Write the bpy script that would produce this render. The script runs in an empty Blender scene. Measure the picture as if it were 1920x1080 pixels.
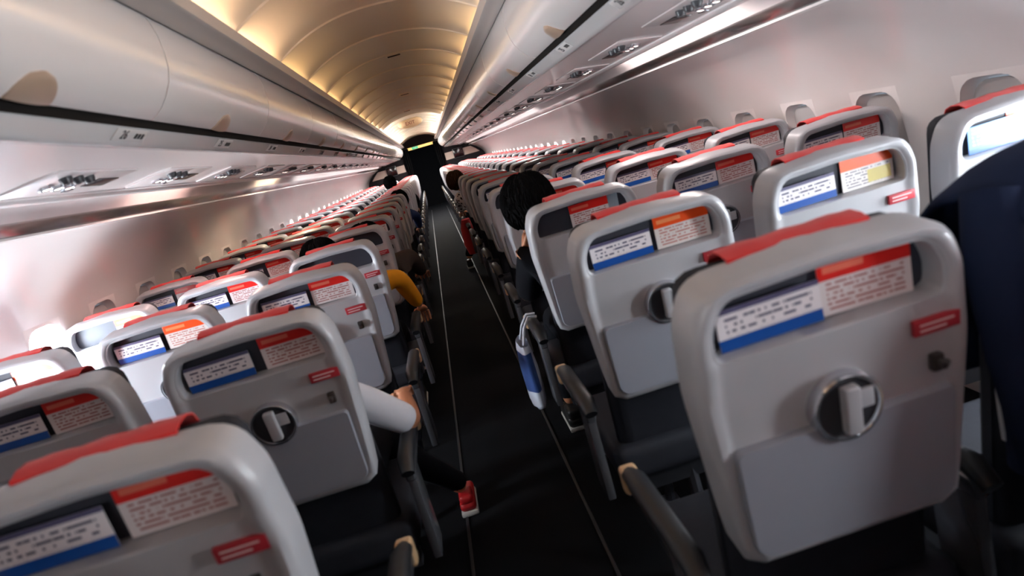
import bpy, bmesh, math, random
from mathutils import Vector, Matrix
random.seed(7)
SC = bpy.context.scene
COL = SC.collection
PI = math.pi

# ------------------------------------------------------------------ camera
CAM_POS = Vector((0.03, 0.0, 1.378))
CAM_F = 1240.0                       # focal length in pixels of a 1920 wide frame
ROLL = math.radians(17.0)
VPX, VPY = 799.0 - 960.0, 303.0 - 540.0     # where the aisle direction converges
ey = Vector((VPX, VPY, CAM_F)).normalized()
up = Vector((-math.sin(ROLL), -math.cos(ROLL), 0.0))
ez = (up - ey * up.dot(ey)).normalized()
ex = ey.cross(ez)
right = Vector((ex.x, ey.x, ez.x)); down = Vector((ex.y, ey.y, ez.y)); fwd = Vector((ex.z, ey.z, ez.z))
cam = bpy.data.cameras.new('camera'); cam.sensor_width = 36.0; cam.lens = CAM_F * 36.0 / 1920.0
cam.clip_start = 0.02; cam.clip_end = 100
cam_o = bpy.data.objects.new('camera', cam); COL.objects.link(cam_o)
u = -down; b = -fwd
cam_o.matrix_world = Matrix(((right.x, u.x, b.x, CAM_POS.x), (right.y, u.y, b.y, CAM_POS.y), (right.z, u.z, b.z, CAM_POS.z), (0, 0, 0, 1)))
SC.camera = cam_o
cam.dof.use_dof = True; cam.dof.focus_distance = 5.0; cam.dof.aperture_fstop = 3.2

# ------------------------------------------------------------------ world, exposure, large lights
SC.view_settings.view_transform = 'Standard'; SC.view_settings.look = 'None'
SC.view_settings.exposure = 0.24; SC.view_settings.gamma = 1.0
SC.view_settings.use_curve_mapping = False
w = bpy.data.worlds.new('world'); SC.world = w; w.use_nodes = True
w.node_tree.nodes['Background'].inputs[0].default_value = (0.75, 0.85, 1.0, 1)
w.node_tree.nodes['Background'].inputs[1].default_value = 0.3

COVE_NEAR, COVE_WARM, COVE_WHITE = 16.0, 8.0, 120.0        # ceiling cove tubes
SIDE_NEAR, SIDE_FAR = 64.0, 60.0          # side wall wash tubes
SKY_LEFT, SKY_RIGHT, SKY_SOFT = 98.0, 58.0, 7.0                           # daylight seen through an open window

def area(name, loc, rot, sx, sy, power, col):
    l = bpy.data.lights.new(name, 'AREA'); l.shape = 'RECTANGLE'; l.size = sx; l.size_y = sy
    l.energy = power; l.color = col
    o = bpy.data.objects.new(name, l); COL.objects.link(o); o.location = loc; o.rotation_euler = rot
    return o
# added fill lights, unseen behind the photographer
# one added area lamp per side, brightening the bins and seat backs ahead
area('rear_fill_left', (-1.62, -2.0, 1.50), (0, math.radians(-90), 0), 0.9, 0.9, 165.0, (0.88, 0.94, 1.0))
area('rear_fill_right', (1.72, -2.3, 1.35), (0, math.radians(90), 0), 1.3, 0.9, 8.0, (1.0, 0.96, 0.95))
# open front door: daylight spilling into the front rows
area('front_door_light', (0.0, 16.5, 1.90), (0, 0, 0), 0.5, 4.0, 150.0, (1.0, 0.97, 0.93))

# ------------------------------------------------------------------ helpers
def lin(c):
    c = c / 255.0
    return c / 12.92 if c <= 0.04045 else ((c + 0.055) / 1.055) ** 2.4
def rgb(r, g, b_): return (lin(r), lin(g), lin(b_), 1.0)

MATS = {}
def mat(name, col, rough=0.5, metal=0.0, noise=0.0, scale=40.0, bump=0.0, emit=None, coat=0.0, sheen=0.0, spec=0.5):
    m = bpy.data.materials.new(name); m.use_nodes = True
    nt = m.node_tree; p = nt.nodes['Principled BSDF']
    p.inputs['Base Color'].default_value = col
    p.inputs['Roughness'].default_value = rough; p.inputs['Metallic'].default_value = metal
    p.inputs['Specular IOR Level'].default_value = spec
    if coat: p.inputs['Coat Weight'].default_value = coat; p.inputs['Coat Roughness'].default_value = 0.15
    if sheen: p.inputs['Sheen Weight'].default_value = sheen
    if noise or bump:
        tc = nt.nodes.new('ShaderNodeTexCoord'); n = nt.nodes.new('ShaderNodeTexNoise')
        n.inputs['Scale'].default_value = scale; n.inputs['Detail'].default_value = 4
        nt.links.new(tc.outputs['Object'], n.inputs['Vector'])
        if noise:
            mx = nt.nodes.new('ShaderNodeMix'); mx.data_type = 'RGBA'
            mx.inputs[6].default_value = tuple(c * (1 - noise) for c in col[:3]) + (1,)
            mx.inputs[7].default_value = tuple(min(1, c * (1 + noise)) for c in col[:3]) + (1,)
            nt.links.new(n.outputs['Fac'], mx.inputs[0]); nt.links.new(mx.outputs[2], p.inputs['Base Color'])
        if bump:
            bp = nt.nodes.new('ShaderNodeBump'); bp.inputs['Strength'].default_value = bump; bp.inputs['Distance'].default_value = 0.002
            nt.links.new(n.outputs['Fac'], bp.inputs['Height']); nt.links.new(bp.outputs[0], p.inputs['Normal'])
    if emit:
        p.inputs['Emission Color'].default_value = emit[0]; p.inputs['Emission Strength'].default_value = emit[1]
    MATS[name] = m
    return m

def print_mat(name, base, bands, line_col, nlines, z_lo, z_hi, density=0.5, x_lo=0.08, x_hi=0.92):
    """Printed paper: base colour, solid bands (z0, z1, colour, x0, x1) and broken lines of small print, in the sheet's own 0..1 box."""
    m = bpy.data.materials.new(name); m.use_nodes = True; nt = m.node_tree; L = nt.links
    p = nt.nodes['Principled BSDF']; p.inputs['Roughness'].default_value = 0.35
    tc = nt.nodes.new('ShaderNodeTexCoord'); sp = nt.nodes.new('ShaderNodeSeparateXYZ'); L.new(tc.outputs['Generated'], sp.inputs[0])
    X, Z = sp.outputs[0], sp.outputs[2]
    def mth(op, a, b2=None):
        n = nt.nodes.new('ShaderNodeMath'); n.operation = op
        for i, v in enumerate((a, b2)):
            if v is None: continue
            if isinstance(v, (int, float)): n.inputs[i].default_value = v
            else: L.new(v, n.inputs[i])
        return n.outputs[0]
    def box(z0, z1, x0, x1):
        a = mth('MULTIPLY', mth('GREATER_THAN', Z, z0), mth('LESS_THAN', Z, z1))
        c = mth('MULTIPLY', mth('GREATER_THAN', X, x0), mth('LESS_THAN', X, x1))
        return mth('MULTIPLY', a, c)
    def over(col, fac, top):
        mx = nt.nodes.new('ShaderNodeMix'); mx.data_type = 'RGBA'
        if isinstance(col, tuple): mx.inputs[6].default_value = col
        else: L.new(col, mx.inputs[6])
        mx.inputs[7].default_value = top; L.new(fac, mx.inputs[0]); return mx.outputs[2]
    col = base
    # small print
    row = mth('FRACT', mth('MULTIPLY', Z, float(nlines)))
    cmb = nt.nodes.new('ShaderNodeCombineXYZ')
    L.new(mth('MULTIPLY', X, 22.0), cmb.inputs[0]); L.new(mth('FLOOR', mth('MULTIPLY', Z, float(nlines))), cmb.inputs[1])
    wn = nt.nodes.new('ShaderNodeTexNoise'); wn.inputs['Scale'].default_value = 0.9; L.new(cmb.outputs[0], wn.inputs['Vector'])
    words = mth('MULTIPLY', mth('LESS_THAN', row, 0.42), mth('GREATER_THAN', wn.outputs['Fac'], 1 - density))
    col = over(col, mth('MULTIPLY', words, box(z_lo, z_hi, x_lo, x_hi)), line_col)
    for (z0, z1, c, x0, x1) in bands: col = over(col, box(z0, z1, x0, x1), c)
    L.new(col, p.inputs['Base Color'])
    MATS[name] = m
    return m

# ------------------------------------------------------------------ materials
mat('shell_grey', rgb(176, 177, 182), 0.38, noise=0.03, scale=18, coat=0.25)
mat('tray_grey', rgb(150, 154, 165), 0.36, noise=0.03, scale=22, coat=0.2)
mat('liner_dark', rgb(44, 47, 58), 0.6, noise=0.12, scale=60)
mat('cushion_dark', rgb(40, 42, 49), 0.62, noise=0.15, scale=45, bump=0.25, spec=0.2)
mat('cover_red', rgb(214, 26, 22), 0.75, noise=0.06, scale=70, bump=0.25, sheen=0.2)
mat('label_red', rgb(178, 46, 58), 0.45)
mat('label_pale', rgb(228, 205, 206), 0.5)
mat('chrome', rgb(205, 206, 212), 0.16, metal=0.9)
mat('latch_dark', rgb(52, 53, 58), 0.4)
mat('hook_dark', rgb(58, 52, 50), 0.4)
mat('arm_metal', rgb(122, 123, 130), 0.25, metal=0.7)
mat('arm_beige', rgb(205, 172, 132), 0.3, coat=0.4)
mat('arm_black', rgb(24, 25, 29), 0.45)
mat('leg_metal', rgb(96, 98, 106), 0.3, metal=0.8)
mat('bin_white', rgb(228, 223, 221), 0.2, noise=0.02, scale=3, coat=0.5)
mat('bin_handle', rgb(176, 152, 132), 0.3, coat=0.4)
mat('panel_white', rgb(226, 218, 217), 0.24, coat=0.5)
mat('strip_grey', rgb(212, 212, 212), 0.16, coat=0.6)
mat('edge_white', rgb(240, 236, 234), 0.2, coat=0.5)
mat('gap_dark', rgb(44, 39, 38), 0.12, coat=0.6)
mat('wall_white', rgb(222, 214, 212), 0.28, noise=0.02, scale=4, coat=0.4)
mat('ceiling_white', rgb(226, 214, 198), 0.32, noise=0.03, scale=5, coat=0.3)
mat('rail_grey', rgb(178, 170, 165), 0.35)
mat('carpet', rgb(18, 19, 22), 0.95, noise=0.35, scale=350, bump=0.6, spec=0.08)
mat('track', rgb(40, 41, 44), 0.5)
mat('number_black', rgb(30, 29, 30), 0.5)
mat('number_plate', rgb(214, 212, 210), 0.35)
mat('tube_warm', (1, 0.8, 0.5, 1), 0.5, emit=((1.0, 0.66, 0.29, 1), COVE_WARM))
mat('tube_near', (1, 0.8, 0.5, 1), 0.5, emit=((1.0, 0.70, 0.44, 1), COVE_NEAR))
mat('tube_white', (1, 1, 1, 1), 0.5, emit=((1.0, 0.93, 0.82, 1), COVE_WHITE))
mat('tube_pink', (1, 0.9, 0.9, 1), 0.5, emit=((1.0, 0.66, 0.58, 1), SIDE_NEAR))
mat('tube_soft', (1, 1, 1, 1), 0.5, emit=((1.0, 0.90, 0.87, 1), SIDE_NEAR))
mat('tube_cool', (1, 1, 1, 1), 0.5, emit=((1.0, 0.97, 0.96, 1), SIDE_FAR))
mat('tube_beige', (1, 1, 1, 1), 0.5, emit=((1.0, 0.80, 0.55, 1), 110.0))
mat('tube_off', rgb(150, 146, 142), 0.4)
mat('sky_pane', (0.9, 0.95, 1, 1), 0.3, emit=((0.84, 0.93, 1.0, 1), SKY_LEFT))
mat('sky_pane_right', (0.9, 0.95, 1, 1), 0.3, emit=((0.88, 0.95, 1.0, 1), SKY_RIGHT))
mat('sky_pane_soft', (0.9, 0.95, 1, 1), 0.3, emit=((1.0, 0.96, 0.95, 1), SKY_SOFT))
mat('shade_grey', rgb(176, 172, 172), 0.5, noise=0.03, scale=10)
mat('reading_lens', (1, 1, 1, 1), 0.2, emit=((1.0, 0.93, 0.84, 1), 5.0))
mat('bulkhead_dark', rgb(34, 32, 35), 0.7, noise=0.2, scale=60, spec=0.08)
mat('bulkhead_beige', rgb(196, 176, 164), 0.45)
mat('screen_black', rgb(12, 12, 14), 0.15)
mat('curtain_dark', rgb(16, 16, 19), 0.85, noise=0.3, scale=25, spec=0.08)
mat('sign_cream', rgb(226, 206, 176), 0.35)
mat('sign_red', rgb(116, 22, 20), 0.45)
mat('sign_green', rgb(40, 170, 110), 0.4, emit=((0.05, 0.6, 0.3, 1), 0.8))
mat('lit_amber', rgb(250, 210, 120), 0.4, emit=((1.0, 0.66, 0.22, 1), 0.9))
mat('vent_dark', rgb(30, 27, 26), 0.9, spec=0.1)
mat('hair_black', rgb(9, 8, 9), 0.95, noise=0.4, scale=90, bump=1.0, spec=0.08)
mat('hair_brown', rgb(64, 46, 34), 0.9, noise=0.3, scale=90, bump=1.0, spec=0.08)
mat('skin', rgb(196, 132, 96), 0.5, noise=0.05, scale=20)
mat('eye_dark', rgb(20, 16, 14), 0.3)
mat('cloth_white', rgb(222, 224, 234), 0.8, noise=0.05, scale=30, bump=0.3)
mat('cloth_yellow', rgb(240, 160, 8), 0.8, noise=0.1, scale=25, bump=0.4)
mat('cloth_taupe', rgb(74, 64, 60), 0.85, noise=0.15, scale=30, bump=0.4, spec=0.08)
mat('cloth_navy', rgb(30, 39, 62), 0.9, noise=0.12, scale=30, bump=0.4, spec=0.08)
mat('lining_blue', rgb(22, 66, 104), 0.7, noise=0.15, scale=30)
mat('cloth_blue', rgb(30, 62, 120), 0.85, noise=0.1, scale=30)
mat('cloth_red', rgb(150, 24, 26), 0.85, noise=0.1, scale=30)
mat('trouser_black', rgb(22, 23, 28), 0.9, noise=0.2, scale=40, spec=0.08)
mat('trouser_blue', rgb(58, 82, 122), 0.9, noise=0.15, scale=50)
mat('shoe_red', rgb(176, 16, 22), 0.5)
mat('shoe_white', rgb(206, 212, 226), 0.5)
mat('shoe_dark', rgb(28, 26, 26), 0.5)
mat('sole_pale', rgb(190, 186, 180), 0.6)
# spotted blouse
m = mat('cloth_spotted', rgb(235, 230, 222), 0.8)
nt = m.node_tree; v = nt.nodes.new('ShaderNodeTexVoronoi'); v.inputs['Scale'].default_value = 28
tc = nt.nodes.new('ShaderNodeTexCoord'); nt.links.new(tc.outputs['Object'], v.inputs['Vector'])
r_ = nt.nodes.new('ShaderNodeValToRGB'); r_.color_ramp.interpolation = 'CONSTANT'
r_.color_ramp.elements[0].color = rgb(60, 52, 50); r_.color_ramp.elements[1].color = rgb(240, 236, 230); r_.color_ramp.elements[1].position = 0.35
nt.links.new(v.outputs['Distance'], r_.inputs[0]); nt.links.new(r_.outputs[0], nt.nodes['Principled BSDF'].inputs['Base Color'])

WHITE = rgb(236, 231, 234)
print_mat('safety_card', WHITE, [(0.0, 0.30, rgb(14, 78, 160), 0.0, 1.0), (0.88, 1.0, rgb(92, 88, 120), 0.0, 1.0)], rgb(60, 60, 96), 7, 0.34, 0.86, 0.52)
print_mat('card_blue_top', rgb(70, 130, 186), [(0.0, 0.2, rgb(28, 84, 150), 0.0, 1.0)], rgb(225, 235, 242), 7, 0.3, 0.9, 0.5)
print_mat('magazine', rgb(228, 220, 220), [(0.64, 1.0, rgb(226, 34, 26), 0.0, 1.0), (0.76, 0.88, rgb(238, 120, 96), 0.06, 0.5)], rgb(168, 92, 88), 11, 0.06, 0.60, 0.55)
print_mat('magazine_orange', rgb(232, 226, 222), [(0.64, 1.0, rgb(248, 86, 24), 0.0, 1.0), (0.76, 0.88, rgb(252, 150, 96), 0.06, 0.5)], rgb(196, 120, 110), 11, 0.06, 0.60, 0.55)
print_mat('magazine_yellow', rgb(232, 228, 224), [(0.64, 1.0, rgb(248, 90, 28), 0.0, 1.0), (0.10, 0.5, rgb(214, 200, 120), 0.5, 0.95)], rgb(120, 116, 130), 11, 0.06, 0.60, 0.55)
print_mat('leaflet_pale_blue', rgb(176, 200, 214), [(0.0, 0.12, rgb(120, 160, 190), 0.0, 1.0)], rgb(120, 140, 160), 6, 0.2, 0.5, 0.45)

# ------------------------------------------------------------------ mesh helpers
def finish(me, smooth=35.0):
    me.validate()
    bmx = bmesh.new(); bmx.from_mesh(me); bmesh.ops.recalc_face_normals(bmx, faces=bmx.faces[:]); bmx.to_mesh(me); bmx.free()
    if smooth:
        me.shade_smooth(); me.set_sharp_from_angle(angle=math.radians(smooth))
    return me
def mesh_of(name, verts, faces, mats, smooth=35.0, fm=None):
    me = bpy.data.meshes.new(name); me.from_pydata([tuple(v) for v in verts], [], faces)
    for mm in (mats if isinstance(mats, (list, tuple)) else [mats]): me.materials.append(MATS[mm])
    if fm: me.polygons.foreach_set('material_index', fm)
    return finish(me, smooth)
def from_bm(name, bm, mats, smooth=35.0):
    me = bpy.data.meshes.new(name); bmesh.ops.recalc_face_normals(bm, faces=bm.faces[:]); bm.to_mesh(me); bm.free()
    for mm in (mats if isinstance(mats, (list, tuple)) else [mats]): me.materials.append(MATS[mm])
    if smooth: me.shade_smooth(); me.set_sharp_from_angle(angle=math.radians(smooth))
    return me
def bm_box(bm, x0, x1, y0, y1, z0, z1, bev=0.0, seg=2, mi=0, rot=None):
    r = bmesh.ops.create_cube(bm, size=1.0)
    vs = r['verts']
    for v_ in vs:
        v_.co = Vector(((x0 + x1) / 2 + v_.co.x * (x1 - x0), (y0 + y1) / 2 + v_.co.y * (y1 - y0), (z0 + z1) / 2 + v_.co.z * (z1 - z0)))
    fs = list({f for v_ in vs for f in v_.link_faces}); es = list({e for v_ in vs for e in v_.link_edges})
    for f in fs: f.material_index = mi
    if bev:
        out = bmesh.ops.bevel(bm, geom=es, offset=bev, segments=seg, profile=0.6, affect='EDGES')
        for f in out['faces']: f.material_index = mi
    return bm
def box_mesh(name, x0, x1, y0, y1, z0, z1, m_, bev=0.0, seg=2):
    bm = bmesh.new(); bm_box(bm, x0, x1, y0, y1, z0, z1, bev, seg); return from_bm(name, bm, m_)
def bm_tube(bm, path, radius, seg=10, mi=0, flat=1.0):
    """A tube along a list of points; radius a number or one per point."""
    pts = [Vector(p) for p in path]; rings = []
    for i, p in enumerate(pts):
        t = (pts[min(i + 1, len(pts) - 1)] - pts[max(i - 1, 0)]).normalized()
        a = t.cross(Vector((0, 0, 1)))
        if a.length < 1e-3: a = t.cross(Vector((1, 0, 0)))
        a.normalize(); c = t.cross(a)
        rr = radius[i] if isinstance(radius, (list, tuple)) else radius
        rings.append([bm.verts.new(p + a * rr * math.cos(2 * PI * k / seg) + c * rr * flat * math.sin(2 * PI * k / seg)) for k in range(seg)])
    for i in range(len(rings) - 1):
        for k in range(seg):
            f = bm.faces.new((rings[i][k], rings[i][(k + 1) % seg], rings[i + 1][(k + 1) % seg], rings[i + 1][k])); f.material_index = mi
    for r in (rings[0], rings[-1]):
        f = bm.faces.new(r); f.material_index = mi
    return bm
def sweep_y(name, prof, y0, y1, m_, ny=1, caps=False, closed=False, smooth=40.0):
    """A profile of (x, z) points run along the cabin from y0 to y1."""
    n = len(prof); verts = []; faces = []
    for j in range(ny + 1):
        y = y0 + (y1 - y0) * j / ny
        verts += [(x, y, z) for x, z in prof]
    for j in range(ny):
        for i in range(n if closed else n - 1):
            a = j * n + i; b2 = j * n + (i + 1) % n
            faces.append((a, b2, b2 + n, a + n))
    if caps:
        faces.append(tuple(range(n))); faces.append(tuple(range(ny * n, ny * n + n)))
    return mesh_of(name, verts, faces, m_, smooth)
def thick(prof, t):
    """Close a profile into a thin solid by offsetting it."""
    out = []
    for i in range(len(prof)):
        a = Vector(prof[max(0, i - 1)]); c = Vector(prof[min(len(prof) - 1, i + 1)]); d = (c - a).normalized()
        out.append((prof[i][0] - d.y * t, prof[i][1] + d.x * t))
    return list(prof) + out[::-1]
def rounded(points, radii, seg=8):
    """A closed polygon with rounded corners."""
    out = []; n = len(points)
    for i in range(n):
        p = Vector(points[i]); a = Vector(points[i - 1]); c = Vector(points[(i + 1) % n]); r = radii[i]
        if r <= 0: out.append(p); continue
        d1 = (a - p).normalized(); d2 = (c - p).normalized(); ang = d1.angle(d2); t = r / math.tan(ang / 2)
        q1 = p + d1 * t; q2 = p + d2 * t; cen = p + (d1 + d2).normalized() * (r / math.sin(ang / 2))
        a1 = math.atan2(q1.y - cen.y, q1.x - cen.x); a2 = math.atan2(q2.y - cen.y, q2.x - cen.x)
        da = (a2 - a1 + PI) % (2 * PI) - PI
        for k in range(seg + 1):
            aa = a1 + da * k / seg; out.append(Vector((cen.x + r * math.cos(aa), cen.y + r * math.sin(aa))))
    return out
def ray_hit(poly, c, ang):
    d = Vector((math.cos(ang), math.sin(ang))); best = None; n = len(poly)
    for i in range(n):
        p = poly[i] - c; q = poly[(i + 1) % n] - c; e = q - p
        den = d.x * e.y - d.y * e.x
        if abs(den) < 1e-12: continue
        t = (p.x * e.y - p.y * e.x) / den; s = (p.x * d.y - p.y * d.x) / den
        if t > 0 and -1e-6 <= s <= 1 + 1e-6 and (best is None or t > best): best = t
    return c + d * best
def link(o, parent=None):
    COL.objects.link(o)
    if parent is not None: o.parent = parent
    return o
def part(name, me, parent, loc=(0, 0, 0), rot=(0, 0, 0), label=None):
    o = bpy.data.objects.new(name, me); link(o, parent); o.location = loc; o.rotation_euler = rot
    if label: o['label'] = label
    return o
def tag(o, label, cat, group=None):
    o['label'] = label; o['category'] = cat
    if group: o['group'] = group
    return o
def thing(name, label, cat, loc=(0, 0, 0), group=None, me=None):
    o = bpy.data.objects.new(name, me); link(o); o.location = loc
    return tag(o, label, cat, group)
def struct(name, me, parent=None):
    o = bpy.data.objects.new(name, me); link(o, parent)
    if parent is None: o['kind'] = 'structure'
    return o
def text_mesh(s, size, m_, extrude=0.0006):
    c = bpy.data.curves.new('lettering', 'FONT'); c.body = s; c.size = size; c.extrude = extrude
    c.align_x = 'CENTER'; c.align_y = 'CENTER'; c.resolution_u = 3
    o = bpy.data.objects.new('lettering_source', c); COL.objects.link(o)
    dg = bpy.context.evaluated_depsgraph_get(); me = bpy.data.meshes.new_from_object(o.evaluated_get(dg))
    bpy.data.objects.remove(o); bpy.data.curves.remove(c)
    me.materials.clear(); me.materials.append(MATS[m_])
    return me

ORD = ['nearest', 'second', 'third', 'fourth', 'fifth', 'sixth', 'seventh', 'eighth', 'ninth', 'tenth', 'eleventh', 'twelfth', 'thirteenth',
       'fourteenth', 'fifteenth', 'sixteenth', 'seventeenth', 'eighteenth', 'nineteenth', 'twentieth', 'twenty-first', 'twenty-second',
       'twenty-third', 'twenty-fourth', 'twenty-fifth', 'twenty-sixth', 'twenty-seventh', 'twenty-eighth']
SIDE = {-1: 'left', 1: 'right'}
PITCH = 0.737
ROW0 = 0.84
YB, YF = -3.6, 19.5            # rear and front ends of the cabin

# ------------------------------------------------------------------ the setting
struct('floor', mesh_of('floor', [(-1.8, YB, 0), (1.8, YB, 0), (1.8, YF + 2.2, 0), (-1.8, YF + 2.2, 0)], [(0, 1, 2, 3)], 'carpet', 0))
for i, sx in enumerate((-1, 1)):
    bm = bmesh.new()
    bm_box(bm, sx * 0.228 - 0.006, sx * 0.228 + 0.006, YB, YF, 0.0, 0.006, 0.002)
    struct('trim_%d' % (1 + i), from_bm('aisle_track', bm, 'track'))

# ceiling: panels one seat row long, with raised seam lines
def ceil_z(x):
    t = min(1.0, abs(x) / 0.53); return 1.975 + 0.165 * (1 - t ** 2.3)
verts = []; faces = []
SEAM0 = 3.36
ys = []
k0 = int((YB - SEAM0) / PITCH) - 1
for k in range(k0, 24):
    ys0 = SEAM0 + k * PITCH
    for dy, dz in ((-0.012, 0.0), (-0.006, -0.007), (0.0, -0.007), (0.004, 0.008), (0.12, 0.012), (0.45, 0.006)):
        if YB - 0.01 < ys0 + dy < YF: ys.append((ys0 + dy, dz))
ys = [(YB, 0)] + ys + [(YF, 0)]
NX = 28
for y, dz in ys:
    for i in range(NX + 1):
        x = -0.53 + 1.06 * i / NX; verts.append((x, y, ceil_z(x) + dz))
for j in range(len(ys) - 1):
    for i in range(NX):
        a = j * (NX + 1) + i; faces.append((a, a + 1, a + NX + 2, a + NX + 1))
struct('ceiling', mesh_of('ceiling', verts, faces, 'ceiling_white', 30))

WALL = [(1.36, 1.508), (1.45, 1.468), (1.55, 1.405), (1.64, 1.325), (1.70, 1.245), (1.735, 1.175), (1.79, 0.80), (1.80, 0.55), (1.79, 0.25), (1.76, 0.0)]
WZ = (5, 6)          # the profile segment that holds the windows
WIN_Y0, WIN_P, WIN_W = 2.97, 0.533, 0.27
win_k = range(int((YB - WIN_Y0) / WIN_P) + 1, int((YF - 1.5 - WIN_Y0) / WIN_P))
wn_ = 0
for sx, sname in ((-1, 'left'), (1, 'right')):
    cols = [YB]; holes = set()
    for k in win_k:
        yc = WIN_Y0 + k * WIN_P; cols += [yc - WIN_W / 2, yc + WIN_W / 2]; holes.add(len(cols) - 2)
    cols.append(YF)
    n = len(WALL); verts = [(sx * x, y, z) for y in cols for x, z in WALL]; faces = []
    for j in range(len(cols) - 1):
        for i in range(n - 1):
            if i == WZ[0] and j in holes: continue
            a = j * n + i; faces.append((a, a + 1, a + 1 + n, a + n))
    struct('wall_' + sname, mesh_of('side_wall', verts, faces, 'wall_white', 60))
    # windows: one funnel frame, one pane or blind each
    (xa, za), (xb, zb) = WALL[WZ[1]], WALL[WZ[0]]
    H = math.hypot(xb - xa, zb - za); sl = Vector(((xb - xa) / H, 0, (zb - za) / H))
    nrm = Vector((sl.z, 0, -sl.x))
    def W(pt, d): # window plane (along y, along slope), d outward
        q = Vector((xa, 0, za)) + sl * (pt.y + H / 2) + nrm * d
        return (sx * q.x, pt.x, q.z)
    outer = rounded([(-WIN_W / 2, -H / 2), (WIN_W / 2, -H / 2), (WIN_W / 2, H / 2), (-WIN_W / 2, H / 2)], [0, 0, 0, 0])
    in1 = rounded([(-.125, -.175), (.125, -.175), (.125, .175), (-.125, .175)], [.08] * 4)
    in2 = rounded([(-.105, -.155), (.105, -.155), (.105, .155), (-.105, .155)], [.075] * 4)
    angs = sorted([2 * PI * k / 44 for k in range(44)] + [math.atan2(s2 * H / 2, s1 * WIN_W / 2) % (2 * PI) for s1 in (-1, 1) for s2 in (-1, 1)])
    rings = [(outer, 0.0), (in1, 0.0), (in1, 0.006), (in2, 0.05)]
    fv = []; ff = []; c0 = Vector((0, 0)); N = len(angs)
    for poly, d in rings: fv += [W(ray_hit(poly, c0, a), d) for a in angs]
    for r in range(len(rings) - 1):
        for i in range(N): ff.append((r * N + i, r * N + (i + 1) % N, (r + 1) * N + (i + 1) % N, (r + 1) * N + i))
    frame_me = mesh_of('window_frame', fv, ff, 'wall_white', 40)
    pane_me = mesh_of('window_pane', [W(ray_hit(in2, c0, a), 0.049) for a in angs], [tuple(range(N))], 'sky_pane', 0)
    if sx > 0: pane_me.materials.clear(); pane_me.materials.append(MATS['sky_pane_right'])
    soft_me = pane_me.copy(); soft_me.materials.clear(); soft_me.materials.append(MATS['sky_pane_soft'])
    bl = [W(ray_hit(in2, c0, a), 0.030) for a in angs] + [W(ray_hit(in2, c0, a), 0.036) for a in angs]
    shade_me = mesh_of('window_blind', bl, [tuple(range(N)), tuple(range(N, 2 * N))] + [(i, (i + 1) % N, N + (i + 1) % N, N + i) for i in range(N)], 'shade_grey', 0)
    for k in win_k:
        yc = WIN_Y0 + k * WIN_P; wn_ += 1
        o = bpy.data.objects.new('window_%d' % wn_, None); link(o); o.location = (0, yc, 0); o['kind'] = 'structure'
        part('window_frame', frame_me, o)
        if (1.6 < yc < 3.3 if sx < 0 else 0.2 < yc < 1.6) or yc > 8.0: part('window_pane', pane_me if yc < 4 else soft_me, o)
        else: part('window_blind', shade_me, o)

tn = 3
for sx in (-1, 1):
    def mir(pr): return [(sx * x, z) for x, z in pr]
    # valance rail between bins and ceiling
    struct('trim_%d' % tn, sweep_y('valance_rail', mir([(0.520, 1.915), (0.512, 1.892), (0.500, 1.886), (0.436, 1.886), (0.428, 1.892), (0.427, 1.933), (0.432, 1.933), (0.435, 1.896), (0.50, 1.898), (0.512, 1.915)]), YB, YF - .9, 'rail_grey', closed=True, caps=True)); tn += 1
    # cove backing above the rail
    struct('trim_%d' % tn, sweep_y('cove_back', mir([(0.512, 1.900), (0.545, 1.94), (0.53, 1.985)]), YB, YF, 'ceiling_white')); tn += 1
    # seat number strip under the bin doors
    struct('trim_%d' % tn, sweep_y('number_strip', mir([(0.603, 1.652), (0.604, 1.642), (0.608, 1.637), (0.636, 1.614), (0.644, 1.607), (0.654, 1.605), (0.664, 1.609), (0.668, 1.63), (0.64, 1.655)]), YB, YF - .9, 'strip_grey', closed=True, caps=True)); tn += 1
    struct('trim_%d' % tn, sweep_y('bin_gap_shade', mir(thick([(0.5985, 1.666), (0.6005, 1.640)], 0.002)), YB, YF - .9, 'vent_dark', closed=True, caps=True)); tn += 1  # dark strip added in the gap under the bin doors, standing in for shade
    # underside of the bins
    struct('trim_%d' % tn, sweep_y('bin_underside_inner', mir(thick([(0.670, 1.611), (0.74, 1.606), (0.815, 1.598)], 0.006)), YB, YF - .9, 'panel_white', closed=True, caps=True)); tn += 1
    struct('trim_%d' % tn, sweep_y('service_channel', mir(thick([(0.812, 1.606), (0.90, 1.597), (1.030, 1.579)], 0.006)), YB, YF - .9, 'panel_white', closed=True, caps=True)); tn += 1
    struct('trim_%d' % tn, sweep_y('bin_outer_edge', mir([(1.030, 1.574), (1.040, 1.565), (1.056, 1.563), (1.066, 1.572), (1.066, 1.60), (1.03, 1.60)]), YB, YF - .9, 'edge_white', closed=True, caps=True)); tn += 1
    # cove between bin and side wall, then the dark slot
    struct('trim_%d' % tn, sweep_y('side_cove', mir([(1.066, 1.635), (1.12, 1.632), (1.19, 1.606), (1.245, 1.570), (1.262, 1.549)]), YB, YF, 'panel_white')); tn += 1
    struct('trim_%d' % tn, sweep_y('air_slot', mir([(1.262, 1.549), (1.290, 1.545), (1.348, 1.513)]), YB, YF, 'gap_dark')); tn += 1
    struct('trim_%d' % tn, sweep_y('side_wall_lip', mir([(1.346, 1.516), (1.346, 1.506), (1.356, 1.502), (1.364, 1.508), (1.36, 1.516)]), YB, YF, 'edge_white', closed=True, caps=True)); tn += 1

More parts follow.
